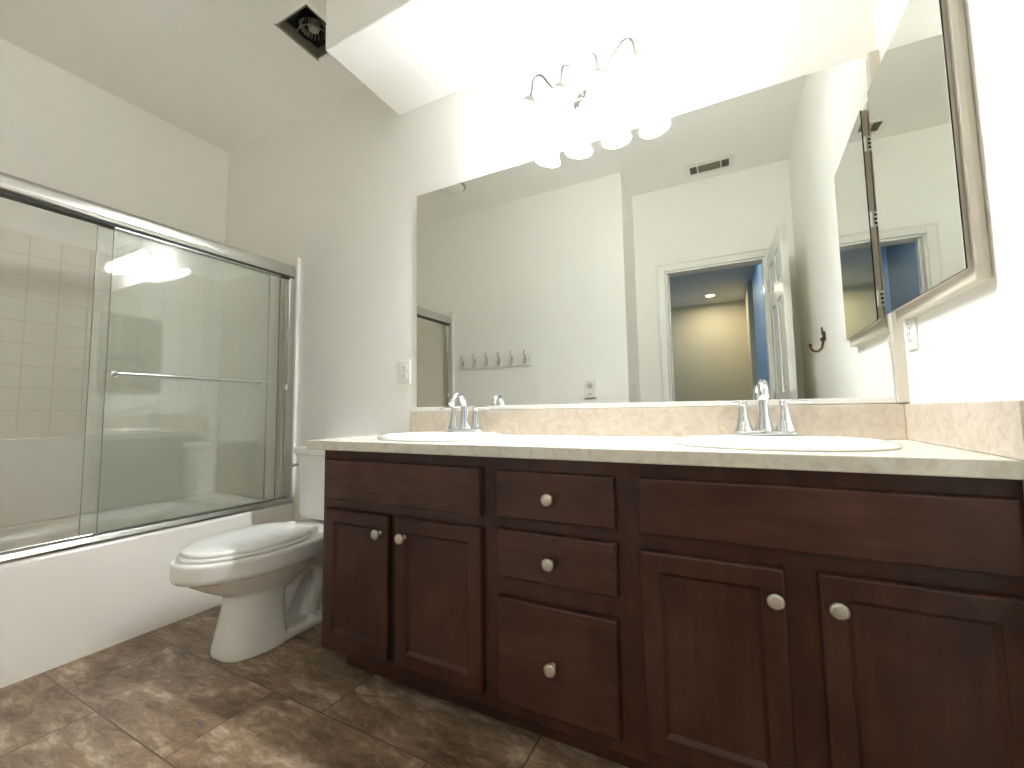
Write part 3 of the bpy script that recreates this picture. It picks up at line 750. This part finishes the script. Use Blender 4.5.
# ------------------------------------------------------------------ ceiling register in the door recess
def register():
    cx, cy = -0.50, -1.84
    e = empty('air_vent', (cx, cy, ZC), 'white rectangular supply air vent on the ceiling over the door recess, seen in mirror', 'vent')
    m = MB(); w, h = 0.165, 0.085; wi, hi = 0.130, 0.055
    for a in ((-w, w, -h, -hi), (-w, w, hi, h), (-w, -wi, -hi, hi), (wi, w, -hi, hi), (-0.082, -0.074, -hi, hi), (0.074, 0.082, -hi, hi)):
        m.box(cx+a[0], cx+a[1], cy+a[2], cy+a[3], ZC-0.007, ZC-0.0005)
    m.build('frame', M['plast'], e, bev=0.0015)
    box(cx-wi, cx+wi, cy-hi, cy+hi, ZC-0.0012, ZC-0.0005).build('backing', M['dark'], e)
    m = MB()
    for i in range(8):
        y = cy-hi+0.008+i*0.0134; m.box(cx-0.074, cx+0.074, y, y+0.004, ZC-0.0065, ZC-0.0015)
    for s_ in (-1, 1):
        for i in range(4):
            x = cx+s_*(0.089+i*0.0115); m.box(x-0.002, x+0.002, cy-hi, cy+hi, ZC-0.0065, ZC-0.0015)
    m.build('louvers', M['galv'], e)
register()
# round flush ceiling light, off
e = empty('ceiling_light', (-2.30, -1.12, ZC), 'round flush ceiling light, unlit, at the mirror\'s top left corner', 'ceiling light')
MB().lathe([(0.105, -0.0005), (0.110, -0.010), (0.106, -0.020), (0.09, -0.022)], (-2.30, -1.12, ZC), n=40).build('ring', M['alu'], e, smooth=True)
MB().lathe([(0.095, -0.0225), (0.088, -0.035), (0.06, -0.048), (0.001, -0.053)], (-2.30, -1.12, ZC), n=40).build('diffuser', M['plast'], e, smooth=True)

# ------------------------------------------------------------------ uncovered exhaust fan in the ceiling
def fan():
    cx, cy = (vx0+vx1)/2, (vy0+vy1)/2
    e = empty('exhaust_fan', (cx, cy, ZC), 'uncovered exhaust fan housing in its dark square ceiling hole', 'exhaust fan')
    t = 0.003; H = 0.19
    m = MB(); g_ = 0.004
    m.box(vx0+g_, vx0+g_+t, vy0+g_, vy1-g_, ZC, ZC+H); m.box(vx1-g_-t, vx1-g_, vy0+g_, vy1-g_, ZC, ZC+H)
    m.box(vx0+g_+t, vx1-g_-t, vy0+g_, vy0+g_+t, ZC, ZC+H); m.box(vx0+g_+t, vx1-g_-t, vy1-g_-t, vy1-g_, ZC, ZC+H)
    m.box(vx0+g_+t, vx1-g_-t, vy0+g_+t, vy1-g_-t, ZC+H, ZC+H+t)
    m.box(vx0-0.004, vx0+0.006, vy0-0.004, vy1+0.004, ZC-0.0025, ZC-0.0004)
    m.build('housing', M['galv'], e)
    # rough plaster lip round the hole
    m = MB(); w = 0.022
    for a in ((vx0-w, vx1+w, vy0-w, vy0-0.005), (vx0-w, vx1+w, vy1+0.005, vy1+w), (vx0-w, vx0-0.005, vy0-0.005, vy1+0.005), (vx1+0.005, vx1+w, vy0-0.005, vy1+0.005)):
        m.box(a[0], a[1], a[2], a[3], ZC-0.003, ZC-0.0003)
    m.build('plaster_edge', M['ceil'], e, bev=0.001)
    # blower plate with scroll opening
    MB().box(vx0+0.008, vx1-0.008, vy0+0.008, vy1-0.008, ZC+0.052, ZC+0.055).build('blower_plate', M['dark'], e)
    m = MB(); z = ZC+0.014
    m.lathe([(0.078, z-0.0), (0.078, z+0.036), (0.070, z+0.036), (0.070, z+0.0)], (cx+0.01, cy, 0), n=36, cap0=False, cap1=False)
    m.build('blower_scroll', M['dark'], e, smooth=True)
    m = MB()
    for i in range(24):
        a = 2*PI*i/24; c, s = math.cos(a), math.sin(a)
        mm = Matrix.Translation((cx+0.01+0.058*c, cy+0.058*s, z+0.018)) @ Matrix.Rotation(a+0.6, 4, 'Z')
        g0 = bmesh.ops.create_cube(m.bm, size=1)
        for v in g0['verts']: v.co = mm @ Vector((v.co.x*0.014, v.co.y*0.0012, v.co.z*0.03))
    m.lathe([(0.022, z+0.0), (0.026, z+0.012), (0.026, z+0.036)], (cx+0.01, cy, 0), n=20)
    m.build('blower_wheel', M['galv'], e)
    m = MB(); m.tube([(cx-0.085, cy-0.02, z+0.036), (cx-0.07, cy-0.03, z), (cx-0.02, cy-0.05, z-0.008), (cx+0.03, cy-0.03, z-0.006), (cx+0.05, cy+0.03, z)], 0.002, 8, 5)
    m.build('wire', M['galv'], e, smooth=True)
    box(cx-0.05, cx+0.03, vy0+0.01, vy0+0.03, ZC+0.015, ZC+0.05).build('junction_box', M['dark'], e, bev=0.002)
fan()

# ------------------------------------------------------------------ vanity light
def vanity_light():
    cx, cz = -0.880, 2.128
    e = empty('vanity_light', (cx, 0, cz), 'chrome four-lamp vanity light with frosted bell shades above the mirror', 'wall light')
    m = MB()
    R_ = []
    for y, s_ in ((-0.0005, 1.0), (-0.010, 1.0), (-0.016, 0.9), (-0.020, 0.72), (-0.030, 0.45), (-0.033, 0.2)):
        R_.append([Vector((cx+0.062*s_*math.cos(2*PI*i/40), y, cz+0.052*s_*math.sin(2*PI*i/40))) for i in range(40)])
    m.rings(R_); m.build('backplate', M['fixt'], e, smooth=True, angle=50)
    ys = -0.135
    xs = [-1.108, -0.962, -0.800, -0.648]
    zr = 2.010     # rim height
    tilt = [16, 7, -2, -9]          # shades splay outward
    for i, x in enumerate(xs):
        s_ = -1 if x < cx else 1
        t = math.radians(tilt[i]); ax = Vector((math.sin(t), 0, math.cos(t)))
        C_ = Vector((x, ys, zr)); top = C_+ax*0.122; up = C_+ax*0.150; pk = zr+0.180
        m = MB()
        if i in (0, 3):
            mid = cx+s_*0.075
            P = [(cx+s_*0.015, -0.028, cz), (cx+s_*0.05, -0.055, cz-0.012), (mid+s_*0.015, -0.085, cz+0.005), (mid+s_*0.045, -0.112, cz+0.040), (up.x-s_*0.040, ys, pk+0.012), (up.x-s_*0.010, ys, pk+0.006), up, top]
        else:
            P = [(cx+s_*0.010, -0.028, cz+0.01), (cx+s_*0.020, -0.060, cz+0.03), (cx+s_*0.030, -0.095, cz+0.062), (up.x-s_*0.026, -0.122, pk+0.012), (up.x-s_*0.008, ys, pk+0.008), up, top]
        m.tube(P, 0.0052, 12, 6)
        m.build('arm', M['fixt'], e, smooth=True)
        loc = C_-Vector((cx, 0, cz))
        m = MB(); m.lathe([(0.006, 0.128), (0.014, 0.125), (0.023, 0.116), (0.0285, 0.104), (0.031, 0.092), (0.029, 0.092)], (0, 0, 0), n=28)
        soc = m.build('socket_cup', M['fixt'], e, smooth=True, angle=60, loc=loc); soc.rotation_euler.y = t
        if i == 2:
            MB().lathe([(0.004, 0.126), (0.0035, 0.150), (0.006, 0.156), (0.002, 0.162)], (0, 0, 0), n=12).build('finial', M['fixt'], soc, smooth=True, loc=(0, 0, 0))
        m = MB()
        m.lathe([(0.0275, 0.098), (0.031, 0.090), (0.036, 0.072), (0.040, 0.050), (0.045, 0.030), (0.052, 0.012), (0.060, 0.0)], (0, 0, 0), n=72, cap0=False, cap1=False, flute=18, fa=0.018)
        m.lathe([(0.058, 0.001), (0.0605, -0.0015), (0.0625, 0.001), (0.0605, 0.0035), (0.058, 0.001)], (0, 0, 0), n=48, cap0=False, cap1=False)
        sh = m.build('shade', M['shade'], e, smooth=True, angle=80, loc=loc); sh.rotation_euler.y = t
        m = MB(); m.lathe([(0.011, 0.096), (0.013, 0.086), (0.021, 0.070), (0.0270, 0.052), (0.0275, 0.042), (0.022, 0.027), (0.012, 0.019), (0.001, 0.016)], (0, 0, 0), n=20)
        bl = m.build('bulb', M['bulb'], e, smooth=True, angle=180, loc=loc); bl.rotation_euler.y = t
vanity_light()
